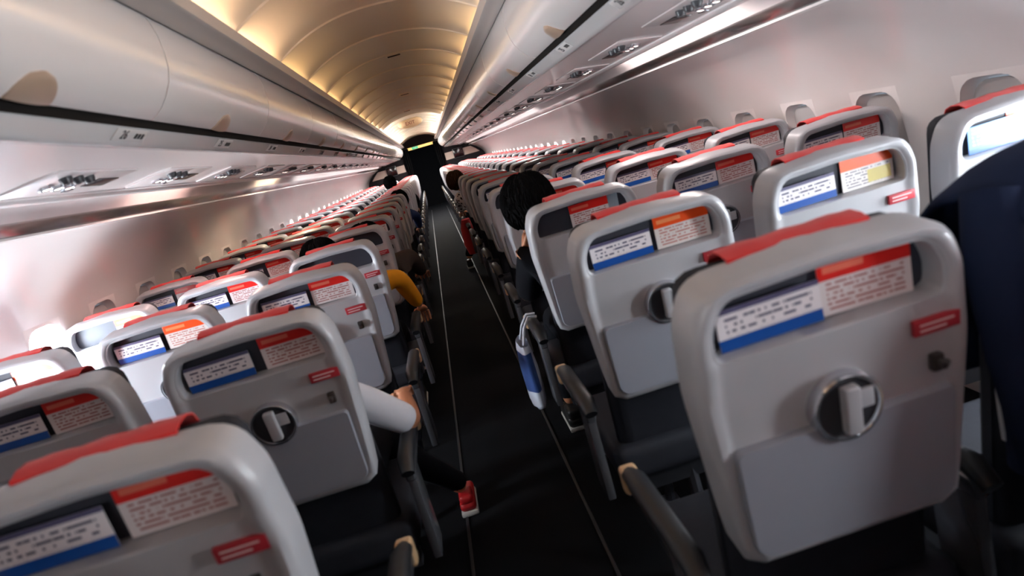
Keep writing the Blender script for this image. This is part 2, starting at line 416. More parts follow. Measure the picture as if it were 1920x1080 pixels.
# outer hull above the bins closes the cabin
HULL = [(-1.46, 1.52), (-1.30, 1.80), (-1.0, 2.05), (-0.6, 2.2), (0, 2.26), (0.6, 2.2), (1.0, 2.05), (1.30, 1.80), (1.46, 1.52)]
struct('ceiling_2', sweep_y('hull', HULL, YB, YF, 'bulkhead_dark'))

# light tubes: a tube per ceiling panel on each side, behind the valance rail
tube_me = {}
for nm in ('tube_near', 'tube_warm', 'tube_white'):
    bm = bmesh.new(); bm_tube(bm, [(0, 0, 0), (0, 0.50, 0)], 0.011, 8); tube_me[nm] = from_bm(nm, bm, nm)
for nm in ('tube_beige', 'tube_pink', 'tube_soft', 'tube_cool', 'tube_off'):
    bm = bmesh.new(); bm_tube(bm, [(0, 0, 0), (0, 0.66, 0)], 0.010, 8); tube_me[nm] = from_bm(nm, bm, nm)
bm = bmesh.new(); bm_box(bm, -0.014, 0.014, -0.03, 0.0, -0.02, 0.02, 0.003); bm_box(bm, -0.014, 0.014, 0.50, 0.53, -0.02, 0.02, 0.003); sock_me = from_bm('lamp_sockets', bm, 'rail_grey')
for sx in (-1, 1):
    n = 0
    for k in range(k0 + 1, 22):
        y = SEAM0 + k * PITCH + 0.08
        if y < YB + .1 or y > YF - 1.6: continue
        white = y > 10.8
        o = thing('cove_lamp', '%s tube lamp glowing behind the %s ceiling rail, at ceiling panel %d' % ('white' if white else 'warm yellow', SIDE[sx], k - k0), 'lamp', (sx * 0.467, y, 1.909), 'cove lamps along the ceiling')
        part('tube', tube_me['tube_white' if white else 'tube_warm' if y > 3.4 else 'tube_near'], o); part('socket', sock_me, o)
    for k in range(-6, 25):
        y = ROW0 + k * PITCH
        if y > YF - 1.0: continue
        if sx < 0: kind = 'tube_off' if y < 2.6 else 'tube_pink' if y < 3.3 else 'tube_off' if (y < 4.9 or 5.7 < y < 6.6) else 'tube_beige' if y < 6 else 'tube_cool'
        else: kind = 'tube_off' if y < 2.2 else 'tube_soft' if y < 3.1 else 'tube_off' if y < 6.3 else 'tube_cool'
        o = struct('trim_%d' % tn, tube_me[kind]); o.location = (sx * 1.115, y, 1.612); tn += 1

# front bulkhead with a dark doorway
DX, DZ = 0.45, 1.80
def quad(x0, x1, z0, z1): return box_mesh('bulkhead', x0, x1, YF, YF + 0.04, z0, z1, 'bulkhead_dark')
bm = bmesh.new(); bm_box(bm, -1.8, -DX, YF, YF + .04, 0, 1.60); bm_box(bm, DX, 1.8, YF, YF + .04, 0, 1.60); bm_box(bm, -1.4, -DX, YF, YF + .04, 1.60, 2.2); bm_box(bm, DX, 1.4, YF, YF + .04, 1.60, 2.2); bm_box(bm, -DX, DX, YF, YF + .04, DZ + .07, 2.2)
struct('wall_front', from_bm('wall_front', bm, 'bulkhead_dark', 0))
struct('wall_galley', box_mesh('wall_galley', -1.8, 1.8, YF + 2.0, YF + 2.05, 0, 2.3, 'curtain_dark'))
struct('wall_rear', box_mesh('wall_rear', -1.8, 1.8, YB - .05, YB, 0, 2.3, 'wall_white'))
struct('trim_%d' % tn, box_mesh('door_header', -DX, DX, YF - .02, YF + .03, DZ, DZ + .07, 'lit_amber', 0.004)); tn += 1
for sx in (-1, 1):
    struct('trim_%d' % tn, mesh_of('bulkhead_panel', [(sx * x, YF - d, z) for d in (.02, -.01) for x, z in ((.60, 1.255), (1.60, 1.255), (1.50, 1.36), (1.38, 1.46), (.60, 1.46))], [(0, 1, 2, 3, 4), (5, 6, 7, 8, 9)] + [(i, (i + 1) % 5, 5 + (i + 1) % 5, 5 + i) for i in range(5)], 'bulkhead_beige', 0)); tn += 1
    o = thing('monitor', 'black screen on the beige front bulkhead panel %s of the dark doorway' % SIDE[sx], 'screen', (sx * .99, YF - .02, 1.36), 'bulkhead screens')
    part('housing', box_mesh('monitor_housing', -.15, .15, -.05, 0, -.13, .15, 'latch_dark', .01), o)
    part('screen', box_mesh('monitor_screen', -.135, .135, -.054, -.049, -.11, .135, 'screen_black', .003), o)
    # curtain gathered at the side of the doorway
    verts = []; faces = []; NS, NZ = 26, 12
    for j in range(NZ + 1):
        z = 0.03 + (1.86 - 0.03) * j / NZ; pinch = 1 - .45 * math.exp(-((z - 0.95) / .28) ** 2)
        for i in range(NS + 1):
            t = i / NS; verts.append((sx * (.46 + .02 + (.20 * t - .12) * pinch), YF - .12 + .035 * math.sin(t * 7 * PI) * pinch, z))
    for j in range(NZ):
        for i in range(NS): a = j * (NS + 1) + i; faces.append((a, a + 1, a + NS + 2, a + NS + 1))
    o = thing('curtain', 'dark curtain gathered at the %s side of the front doorway' % SIDE[sx], 'curtain', (0, 0, 0), 'doorway curtains')
    part('cloth', mesh_of('curtain', verts, faces, 'curtain_dark', 60), o)
    bm = bmesh.new(); bm_tube(bm, [(sx * .38, YF - .12, 1.865), (sx * .72, YF - .12, 1.865)], .010, 8); bm_tube(bm, [(sx * .70, YF - .12, 1.865), (sx * .70, YF, 1.865)], .008, 8); part('rail', from_bm('curtain_rail', bm, 'leg_metal'), o)
    bm = bmesh.new(); bm_box(bm, sx * .40 if sx > 0 else -.55, .55 if sx > 0 else -.40, YF - .17, YF - .07, .93, .97, .01); part('tie', from_bm('curtain_tie', bm, 'curtain_dark'), o)
o = thing('exit_sign', 'small green lit exit sign above the front doorway', 'sign', (-.16, YF - .03, DZ + .035), 'signs')
part('housing', box_mesh('sign_housing', -.09, .09, -.012, 0, -.032, .032, 'sign_green', .004), o)
part('lettering', text_mesh('EXIT', .05, 'edge_white'), o, (0, -.0125, 0), (PI / 2, 0, 0))
# hanging exit sign on the ceiling, oval, facing the rear
o = thing('exit_sign', 'oval cream ceiling sign with dark red EXIT lettering above the aisle', 'sign', (-.04, 11.83, 2.10), 'signs')
bm = bmesh.new(); bmesh.ops.create_uvsphere(bm, u_segments=36, v_segments=18, radius=1.0)
for v_ in bm.verts: v_.co = Vector((v_.co.x * .215, v_.co.y * .05, v_.co.z * .085 - .02))
part('housing', from_bm('sign_housing', bm, 'sign_cream', 60), o)
bm = bmesh.new(); bm_box(bm, -.155, .155, -.062, -.045, -.062, .012, .006); part('sign_face', from_bm('sign_face', bm, 'sign_cream'), o)
part('lettering', text_mesh('EXIT', .082, 'sign_red', .002), o, (0.0, -.064, -.028), (PI / 2, 0, 0))
for y, x in ((7.6, .02), (9.9, -.02), (4.9, 0.03)):
    o = thing('ceiling_vent', 'small dark slot in the ceiling above the aisle, %s' % {7.6: 'middle of the three', 9.9: 'farthest, just before the exit sign', 4.9: 'nearest of the three'}[y], 'vent', (x, y, ceil_z(x) - .004), 'ceiling slots')
    part('frame', box_mesh('vent_frame', -.06, .06, -.04, .04, -.004, .01, 'ceiling_white', .003), o); part('grille', box_mesh('vent_grille', -.045, .045, -.024, .024, -.006, .0, 'vent_dark', .001), o)

# ------------------------------------------------------------------ overhead bins
BIN_L = 1.055; BIN_Y0 = 1.25 - BIN_L / 2
DOOR = [(0.517, 1.897), (0.507, 1.872), (0.500, 1.838), (0.499, 1.80), (0.503, 1.765), (0.514, 1.732), (0.532, 1.703), (0.553, 1.679), (0.572, 1.664), (0.587, 1.657)]
BODY = [(0.530, 1.893), (0.513, 1.84), (0.512, 1.80), (0.517, 1.765), (0.528, 1.735), (0.545, 1.708), (0.565, 1.686), (0.60, 1.668), (1.20, 1.655), (1.22, 1.70), (1.18, 1.85), (0.95, 1.98), (0.60, 1.96)]
bin_me = {}
for sx in (-1, 1):
    g = 0.0035
    door = sweep_y('bin_door', [(sx * x, z) for x, z in thick(DOOR, 0.008)], -BIN_L / 2 + g, BIN_L / 2 - g, 'bin_white', closed=True, caps=True, smooth=50)
    body = sweep_y('bin_body', [(sx * x, z) for x, z in BODY], -BIN_L / 2 + .001, BIN_L / 2 - .001, 'bin_white', closed=True, caps=True, smooth=50)
    # half round handle tab on the lower edge of the door
    verts = []; faces = []; A = 14
    def dpt(s, off):   # s: 0 at lower edge, going up the door
        pts = DOOR[::-1]; acc = 0.0
        for i in range(len(pts) - 1):
            p = Vector(pts[i]); q = Vector(pts[i + 1]); d = (q - p).length
            if acc + d >= s or i == len(pts) - 2:
                t = (s - acc) / d; r = p.lerp(q, t); nn = Vector((-(q - p).y, (q - p).x)).normalized()
                if nn.x > 0: nn = -nn
                return r + nn * off
            acc += d
    rows = 8
    for off in (0.007, -0.001):
        for j in range(rows + 1):
            s = 0.002 + 0.062 * j / rows; hw = 0.062 * math.sqrt(max(0.0, 1 - (j / rows) ** 2)) + .004
            for i in range(A + 1):
                p = dpt(s, off * (1.0 if off < 0 else (0.45 + .55 * math.sin(PI * i / A)) if j < rows else .45)); verts.append((sx * p.x, -hw + 2 * hw * i / A, p.y))
    n1 = (rows + 1) * (A + 1)
    for base in (0, n1):
        for j in range(rows):
            for i in range(A): a = base + j * (A + 1) + i; faces.append((a, a + 1, a + A + 2, a + A + 1))
    loop = [i for i in range(A + 1)] + [j * (A + 1) + A for j in range(1, rows + 1)] + [rows * (A + 1) + i for i in range(A - 1, -1, -1)] + [j * (A + 1) for j in range(rows - 1, 0, -1)]
    for a, b2 in zip(loop, loop[1:] + loop[:1]): faces.append((a, b2, b2 + n1, a + n1))
    handle = mesh_of('bin_handle', verts, faces, 'bin_handle', 50)
    bin_me[sx] = (door, body, handle)
for sx in (-1, 1):
    for k in range(-2, 17):
        yc = BIN_Y0 + BIN_L * (k + .5)
        if yc > YF - 1.2: continue
        vis = k + 1 if sx > 0 else k + 1
        lab = '%s white overhead bin with beige half-round handle, %s side' % (ORD[max(0, k)].capitalize() if k >= 0 else 'Hindmost', SIDE[sx])
        if k < 0: continue
        o = thing('overhead_bin', lab, 'overhead bin', (0, yc, 0), 'overhead bins on the %s' % SIDE[sx])
        part('bin_body', bin_me[sx][1], o); d = part('door', bin_me[sx][0], o); part('handle', bin_me[sx][2], d, label='beige half-round handle')

# row number placards on the strip, and passenger service units under the bins
plate_me = box_mesh('number_plate', -.085, .085, -.017, .017, -.0012, .0, 'number_plate', .0005)
icon = bmesh.new()
for i in range(3): bm_box(icon, .022 + i * .018, .034 + i * .018, -.007, .007, 0, .0008)
icon_me = from_bm('seat_icon', icon, 'number_black')
num_me = {}
# service unit: panel, three reading lights with bezels, three air nozzles, call button, sign window
def rev(bm, prof, cx, cy, seg=14, mi=0):
    rr = [[bm.verts.new((cx + r * math.cos(2 * PI * k / seg), cy + r * math.sin(2 * PI * k / seg), z)) for k in range(seg)] for r, z in prof]
    for i in range(len(rr) - 1):
        for k in range(seg): f = bm.faces.new((rr[i][k], rr[i][(k + 1) % seg], rr[i + 1][(k + 1) % seg], rr[i + 1][k])); f.material_index = mi
    f = bm.faces.new(rr[-1]); f.material_index = mi
psu_panel = box_mesh('service_panel', -.088, .088, -.23, .23, -.006, .002, 'panel_white', .004)
bm = bmesh.new(); rev(bm, [(.021, 0), (.021, -.007), (.015, -.009), (.013, -.005)], 0, 0); bez_me = from_bm('light_bezel', bm, 'chrome')
bm = bmesh.new(); rev(bm, [(.013, -.0045), (.010, -.0075), (.004, -.009)], 0, 0); lens_me = from_bm('light_lens', bm, 'reading_lens')
bm = bmesh.new(); rev(bm, [(.017, 0), (.017, -.006), (.012, -.018), (.006, -.018), (.004, -.010)], 0, 0); noz_me = from_bm('air_nozzle', bm, 'latch_dark')
btn_me = box_mesh('call_button', -.012, .012, -.016, .016, -.009, -.004, 'arm_metal', .003)
sgn_me = box_mesh('sign_window', -.03, .03, -.065, .065, -.0085, -.004, 'screen_black', .003)
for sx in (-1, 1):
    sdir = Vector((1.030 - 0.812, 0, 1.579 - 1.606)).normalized()
    for k in range(0, 24):
        N = 27 - k; y = 0.97 + k * PITCH
        if y > YF - 1.3: continue
        # placard faces down and into the aisle
        d = Vector((0.636 - 0.604, 0, 1.614 - 1.639)).normalized()
        ux = Vector((0, 1, 0)) if sx < 0 else Vector((0, -1, 0))
        uy = Vector((-sx * d.x, 0, -d.z)); uz = ux.cross(uy)
        pos = Vector((sx * 0.620, y, 1.6265)) + uz * 0.0015
        if k < 14:
            o = thing('number_placard', 'row number placard reading %d on the strip under the %s bins' % (N, SIDE[sx]), 'placard', (0, 0, 0), 'row number placards', plate_me)
            o.matrix_world = Matrix(((ux.x, uy.x, uz.x, pos.x), (ux.y, uy.y, uz.y, pos.y), (ux.z, uy.z, uz.z, pos.z), (0, 0, 0, 1)))
            if N not in num_me: num_me[N] = text_mesh(str(N), .034, 'number_black', .0004)
            part('numerals', num_me[N], o, (-.035, 0, .0006)); part('seat_symbol', icon_me, o, (0, 0, 0))
        # service unit
        ux = Vector((sx * sdir.x, 0, sdir.z)); uy = Vector((0, 1, 0)); uz = ux.cross(uy)
        if uz.z < 0: ux = -ux; uz = ux.cross(uy)
        c = Vector((sx * .925, y + .30, 1.5935))
        o = thing('service_unit', '%s reading-light panel under the %s bins, counted from the nearest row' % (ORD[k].capitalize(), SIDE[sx]), 'reading light panel', (0, 0, 0), 'reading light panels', psu_panel)
        o.matrix_world = Matrix(((ux.x, uy.x, uz.x, c.x), (ux.y, uy.y, uz.y, c.y), (ux.z, uy.z, uz.z, c.z), (0, 0, 0, 1)))
        for j in range(3):
            lb = part('reading_light', bez_me, o, (0.02 * sx, -.11 + j * .055, -.005)); part('lens', lens_me, lb)
            if k < 14: part('air_nozzle', noz_me, o, (-.045 * sx, -.13 + j * .06, -.005))
        if k < 14: part('call_button', btn_me, o, (.055 * sx, .06, 0)); part('sign_window', sgn_me, o, (0, .15, 0))

# ------------------------------------------------------------------ seats
TILT = math.radians(7.0)       # the backrest leans towards the rear
def tilt_mesh(me):
    for v_ in me.vertices:
        dz = v_.co.z - 1.0; y = v_.co.y
        v_.co.y = y * math.cos(TILT) - dz * math.sin(TILT); v_.co.z = 1.0 + dz * math.cos(TILT) + y * math.sin(TILT)
    me.update(); return me
OUT = rounded([(-.182, .63), (.182, .63), (.212, .93), (.208, 1.045), (.185, 1.112), (0, 1.124), (-.185, 1.112), (-.208, 1.045), (-.212, .93)], [.03, .03, .3, .09, .055, .8, .055, .09, .3], 7)
INN = rounded([(-.172, 1.000), (.172, 1.000), (.177, 1.045), (.150, 1.090), (0, 1.096), (-.150, 1.090), (-.177, 1.045)], [.014, .014, .08, .035, .6, .035, .08], 6)
CEN = Vector((0, 1.045))
angs = sorted(set([2 * PI * k / 88 for k in range(88)] + [math.atan2(p.y - CEN.y, p.x - CEN.x) % (2 * PI) for p in INN[::2]]))
def mixp(a, f, cap):
    p = ray_hit(OUT, CEN, a); q = ray_hit(INN, CEN, a); d = (q - p).length
    return p + (q - p) * min(cap, f / d)
NA = len(angs); rings = []
rings.append([(p.x, .074, p.y) for p in (ray_hit(OUT, CEN, a) for a in angs)])
rings.append([(p.x, .012, p.y) for p in (ray_hit(OUT, CEN, a) for a in angs)])
for f, cap, y in ((.005, .16, .002), (.013, .36, -.004), (.024, .58, -.004), (.034, .76, .000), (.042, .86, .003), (.050, .89, .003)):
    rings.append([(p.x, y, p.y) for p in (mixp(a, f, cap) for a in angs)])
def grow(a, e):
    p = ray_hit(INN, CEN, a); d = (p - CEN); return CEN + d * (1 + e / d.length)
rings.append([(p.x, .003, p.y) for p in (grow(a, .0042) for a in angs)])
rings.append([(p.x, .003, p.y) for p in (grow(a, .0034) for a in angs)])
rings.append([(p.x, .006, p.y) for p in (grow(a, .0) for a in angs)])
rings.append([(p.x, .048, p.y) for p in (grow(a, .0) for a in angs)])
verts = [v_ for r in rings for v_ in r]; faces = []
for r in range(len(rings) - 1):
    for i in range(NA): faces.append((r * NA + i, r * NA + (i + 1) % NA, (r + 1) * NA + (i + 1) % NA, (r + 1) * NA + i))
SHELL = tilt_mesh(mesh_of('back_shell', verts, faces, 'shell_grey', 40))
lp = [grow(a, .006) for a in angs]
verts = [(p.x, y, p.y) for y in (.046, .060) for p in lp]
LINER = tilt_mesh(mesh_of('pocket_liner', verts, [tuple(range(NA)), tuple(range(NA, 2 * NA))] + [(i, (i + 1) % NA, NA + (i + 1) % NA, NA + i) for i in range(NA)], 'liner_dark', 30))
# tray: a rounded slab, slightly proud of the shell
tp = rounded([(-.168, .655), (.168, .655), (.176, .856), (-.176, .856)], [.03, .03, .012, .012], 6)
verts = [(p.x, y, p.y) for y, s in ((.006, 1), (-.008, 1), (-.0125, .985)) for p in [Vector((0, .755)) + (q - Vector((0, .755))) * s for q in tp]]
n = len(tp); faces = [(r * n + i, r * n + (i + 1) % n, (r + 1) * n + (i + 1) % n, (r + 1) * n + i) for r in range(2) for i in range(n)] + [tuple(range(2 * n, 3 * n))]
TRAY = tilt_mesh(mesh_of('tray_table', verts, faces, 'tray_grey', 40))
# round latch: chrome ring, dark dish, turning paddle
def disc_rev(name, prof, m_, seg=28):
    verts = [(r * math.cos(2 * PI * k / seg), y, .878 + r * math.sin(2 * PI * k / seg)) for r, y in prof for k in range(seg)]
    faces = [(i * seg + k, i * seg + (k + 1) % seg, (i + 1) * seg + (k + 1) % seg, (i + 1) * seg + k) for i in range(len(prof) - 1) for k in range(seg)]
    faces.append(tuple((len(prof) - 1) * seg + k for k in range(seg)))
    return tilt_mesh(mesh_of(name, verts, faces, m_, 40))
LATCH = disc_rev('tray_latch', [(.056, .004), (.056, -.014), (.053, -.019), (.049, -.019), (.046, -.015), (.046, -.0135)], 'chrome')
DISH = disc_rev('latch_dish', [(.046, -.0145), (.036, -.0140), (.018, -.0136), (.006, -.0134)], 'latch_dark')
bm = bmesh.new(); bm_box(bm, -.013, .013, -.031, -.013, .840, .918, .006, 3); bm_box(bm, .004, .040, -.020, -.013, .872, .904, .004); PADDLE = tilt_mesh(from_bm('latch_paddle', bm, 'shell_grey'))
# coat hook and red label
bm = bmesh.new(); bm_box(bm, .142, .160, -.010, .004, .884, .912, .004); bm_tube(bm, [(.151, -.006, .902), (.151, -.020, .898), (.151, -.024, .908)], .005, 8); HOOK = tilt_mesh(from_bm('coat_hook', bm, 'hook_dark'))
bm = bmesh.new(); bm_box(bm, .118, .190, -.0055, .004, .948, .972, .001)
for i, (a, c) in enumerate(((.126, .180), (.126, .168))):
    bm_box(bm, a, c, -.0060, -.004, .963 - i * .009, .966 - i * .009, 0, mi=1)
PLACARD = tilt_mesh(from_bm('red_placard', bm, ['label_red', 'label_pale']))
# cushions
def soft_box(name, x0, x1, y0, y1, z0, z1, bev, m_, crown=0.0, tilt=True):
    bm = bmesh.new(); bm_box(bm, x0, x1, y0, y1, z0, z1, bev, 4); me = from_bm(name, bm, m_, 60)
    return tilt_mesh(me) if tilt else me
BACKREST = soft_box('backrest', -.186, .186, .066, .135, .42, 1.107, .045, 'cushion_dark')
CUSHION = soft_box('seat_cushion', -.215, .215, .10, .56, .36, .468, .035, 'cushion_dark', tilt=False)
# headrest cover: a cloth sheet over the head of the backrest, hanging down its front
verts = []; faces = []; NXc = 12
path = [(.0635, 1.085), (.064, 1.108), (.068, 1.119), (.085, 1.1235), (.112, 1.122), (.130, 1.112), (.139, 1.09), (.140, 1.05), (.139, .96), (.138, .90)]
for off in (0, .0025):
    for i, (y, z) in enumerate(path):
        a = path[max(0, i - 1)]; c = path[min(len(path) - 1, i + 1)]; d = Vector((c[0] - a[0], c[1] - a[1])).normalized()
        for j in range(NXc + 1):
            x = -.112 + .224 * j / NXc; wv = .0012 * math.sin(j * 1.7 + i)
            verts.append((x, y - d.y * (off + wv), z + d.x * (off + wv)))
nn = len(path) * (NXc + 1)
for base in (0, nn):
    for i in range(len(path) - 1):
        for j in range(NXc): a = base + i * (NXc + 1) + j; faces.append((a, a + 1, a + NXc + 2, a + NXc + 1))
edge = [j for j in range(NXc + 1)] + [i * (NXc + 1) + NXc for i in range(1, len(path))] + [(len(path) - 1) * (NXc + 1) + j for j in range(NXc - 1, -1, -1)] + [i * (NXc + 1) for i in range(len(path) - 2, 0, -1)]
for a, c in zip(edge, edge[1:] + edge[:1]): faces.append((a, c, c + nn, a + nn))
COVER = tilt_mesh(mesh_of('headrest_cover', verts, faces, 'cover_red', 50))
# armrest on the side away from the wall; legs and floor rail
def arm_meshes(sx):      # sx: direction of the armrest from the seat centre
    X = sx * .255
    bm = bmesh.new(); bm_tube(bm, [(X, .06, .62), (X, .10, .645), (X, .40, .635), (X, .47, .615)], [.018, .024, .024, .018], 12, flat=.8); pad = from_bm('armrest_pad', bm, 'arm_black', 60)
    bm = bmesh.new(); bm_box(bm, X - .014, X + .014, .08, .47, .585, .625, .01, 3); bm_box(bm, X - .012, X + .012, .09, .20, .34, .60, .006); frame = from_bm('armrest', bm, 'arm_metal')
    bm = bmesh.new(); bm_box(bm, X - .020, X + .020, .445, .485, .572, .632, .012, 3); cap = from_bm('armrest_cap', bm, 'arm_beige')
    return pad, frame, cap
ARMS = {s: arm_meshes(s) for s in (-1, 1)}
bm = bmesh.new(); bm_box(bm, -.20, .20, -.025, .025, .30, .36, .008); BEAM = from_bm('seat_beam', bm, 'leg_metal')
def leg_me(y0, y1):
    bm = bmesh.new(); bm_tube(bm, [(0, y0, .33), (0, (y0 + y1) / 2, .17), (0, y1, .015)], [.020, .016, .018], 8); bm_box(bm, -.03, .03, y1 - .035, y1 + .035, 0, .022, .005); return from_bm('leg', bm, 'leg_metal')
LEG_R, LEG_F = leg_me(.16, .10), leg_me(.45, .50)

def merged(name, parts):
    bm = bmesh.new(); mats = []
    for me in parts:
        off = len(mats); 
        for mm in me.materials: mats.append(mm)
        before = len(bm.faces); bm.from_mesh(me); bm.faces.ensure_lookup_table()
        for f in bm.faces[before:]: f.material_index += off
    out = bpy.data.meshes.new(name); bm.to_mesh(out); bm.free()
    for mm in mats: out.materials.append(mm)
    out.shade_smooth(); out.set_sharp_from_angle(angle=math.radians(40)); return out
FAR = {s: merged('aircraft_seat', [SHELL, LINER, TRAY, LATCH, DISH, PLACARD, BACKREST, CUSHION, COVER, BEAM, LEG_R, LEG_F, *ARMS[s]]) for s in (-1, 1)}

POS = {'aisle': .51, 'middle': 1.02, 'window': 1.53}
ROWS = 24; DETAIL = 11
for k in (-1, -2):             # the rows beside and behind the photographer
    for sx in (-1, 1):
        for pn, px in POS.items():
            thing('aircraft_seat', 'Grey-backed %s seat %s of the photographer, %s side' % (pn, 'beside' if k == -1 else 'behind', SIDE[sx]), 'seat', (sx * px, ROW0 + k * PITCH, 0), 'passenger seats %s of the aisle' % SIDE[sx], FAR[-sx])
for k in range(ROWS):
    y = ROW0 + k * PITCH
    for sx in (-1, 1):
        for pn, px in POS.items():
            if k == 0 and pn == 'window': continue
            lab = 'Grey-backed %s seat with red headrest cover, %s side, %s row from the viewer' % (pn, SIDE[sx], ORD[k])
            if k == 0: lab = 'Grey-backed %s seat with red headrest cover, %s side, nearest row' % (pn, SIDE[sx])
            far = k >= DETAIL
            o = thing('aircraft_seat', lab, 'seat', (sx * px, y, 0), 'passenger seats %s of the aisle' % SIDE[sx], FAR[-sx] if far else None)
            if far: continue
            sh = part('back_shell', SHELL, o); part('pocket_liner', LINER, sh)
            tr = part('tray_table', TRAY, o, label='fold-up tray table, closed')
            la = part('tray_latch', LATCH, o, label='round chrome tray latch'); part('latch_dish', DISH, la); part('latch_paddle', PADDLE, la)
            part('coat_hook', HOOK, o); part('red_placard', PLACARD, o, label='small red placard')
            part('headrest_cover', COVER, o, label='red cloth headrest cover')
            part('backrest', BACKREST, o); part('seat_cushion', CUSHION, o)
            pad, fr, cap = ARMS[-sx]
            ar = part('armrest', fr, o); part('armrest_pad', pad, ar); part('armrest_cap', cap, ar)
            part('seat_beam', BEAM, o, (0, .165, 0)); part('seat_beam', BEAM, o, (0, .445, 0)); part('leg', LEG_R, o); part('leg', LEG_F, o)

# ------------------------------------------------------------------ what stands in the seat pockets
def sheet(name, w_, h, m_):
    bm = bmesh.new(); bm_box(bm, -w_ / 2, w_ / 2, 0, .0016, 0, h, .0004); return from_bm(name, bm, m_, 0)
CARD = sheet('safety_card', .160, .064, 'safety_card'); CARD_B = sheet('safety_card', .160, .072, 'card_blue_top')
MAG = {n_: sheet('magazine', .146, .084, n_) for n_ in ('magazine', 'magazine_orange', 'magazine_yellow')}
LEAF = sheet('leaflet', .075, .080, 'leaflet_pale_blue')
# shadowless dark back card band is printed; a slanted sheet leans back against the liner
def stand(name, label, cat, me, sx, px, k, dx, lean=0.0, depth=.028, group=None, rise=0.0):
    y = ROW0 + k * PITCH
    p = Vector((dx, depth, 1.0015 + rise)); dz = p.z - 1.0
    q = Vector((p.x, p.y * math.cos(TILT) - dz * math.sin(TILT), 1.0 + dz * math.cos(TILT) + p.y * math.sin(TILT)))
    o = thing(name, label, cat, (sx * px + q.x, y + q.y, q.z), group, me)
    o.rotation_euler = (TILT - math.radians(4), math.radians(lean), 0)
    return o
rr = random.Random(3)
for k in range(0, 9):
    for sx in (-1, 1):
        for pn, px in POS.items():
            if k == 0 and pn != 'aisle': continue
            key = (sx, pn, k)
            where = '%s %s-seat pocket, %s row' % (SIDE[sx], pn, ORD[k])
            if key == (1, 'window', 1):
                stand('safety_card', 'Blue safety card in the ' + where, 'card', CARD_B, sx, px, k, -.055, 0, group='cards in the seat pockets')
                stand('magazine', 'Orange-topped magazine behind the blue card in the ' + where, 'magazine', MAG['magazine_orange'], sx, px, k, .06, 0, .038, 'magazines in the seat pockets'); continue
            if key == (1, 'aisle', 2):
                stand('leaflet', 'Pale blue leaflet beside the red-topped magazine, ' + where, 'leaflet', LEAF, sx, px, k, .105, 2, .040, 'leaflets')
                stand('magazine', 'Red-topped magazine in front of a pale blue leaflet, ' + where, 'magazine', MAG['magazine'], sx, px, k, .03, 0, .028, 'magazines in the seat pockets'); continue
            if not (sx < 0 and pn == 'aisle' and k in (3, 4, 5)) and (k < 3 or rr.random() < .93):
                stand('safety_card', 'White safety card with blue foot in the ' + where, 'card', CARD, sx, px, k, -.078 + rr.uniform(-.008, .008), rr.uniform(-1.0, 1.0), group='cards in the seat pockets')
            mk = 'magazine'
            if key in ((1, 'aisle', 1), (-1, 'window', 3), (-1, 'middle', 2), (-1, 'window', 2)): mk = 'magazine_orange'
            if key == (1, 'middle', 1): mk = 'magazine_yellow'
            if sx < 0 and pn == 'aisle' and k in (3, 4): continue
            stand('magazine', '%s-topped magazine in the %s' % ('Red' if mk == 'magazine' else 'Orange', where), 'magazine', MAG[mk], sx, px, k, .088 + rr.uniform(-.01, .008), rr.uniform(-1.5, 1.5), .036, 'magazines in the seat pockets')

# ------------------------------------------------------------------ people
def skin_mesh(name, verts, edges, radii, m_, root=0, sub=2):
    me = bpy.data.meshes.new(name); me.from_pydata([tuple(v) for v in verts], edges, [])
    o = bpy.data.objects.new('skin_source', me); COL.objects.link(o)
    md = o.modifiers.new('skin', 'SKIN'); md.use_smooth_shade = True
    sv = me.skin_vertices[0].data
    for i, r in enumerate(radii):
        r2 = r if isinstance(r, tuple) else (r, r)
        sv[i].radius = r2; sv[i].use_root = (i == root)
    if sub: s = o.modifiers.new('sub', 'SUBSURF'); s.levels = sub; s.render_levels = sub
    dg = bpy.context.evaluated_depsgraph_get(); out = bpy.data.meshes.new_from_object(o.evaluated_get(dg))
    bpy.data.objects.remove(o); out.name = name
    out.materials.clear(); out.materials.append(MATS[m_])
    out.shade_smooth(); return out
def join(name, meshes):
    bm = bmesh.new()
    for me in meshes: bm.from_mesh(me)
    out = bpy.data.meshes.new(name); bm.to_mesh(out); bm.free()
    out.materials.append(meshes[0].materials[0]); out.shade_smooth(); return out
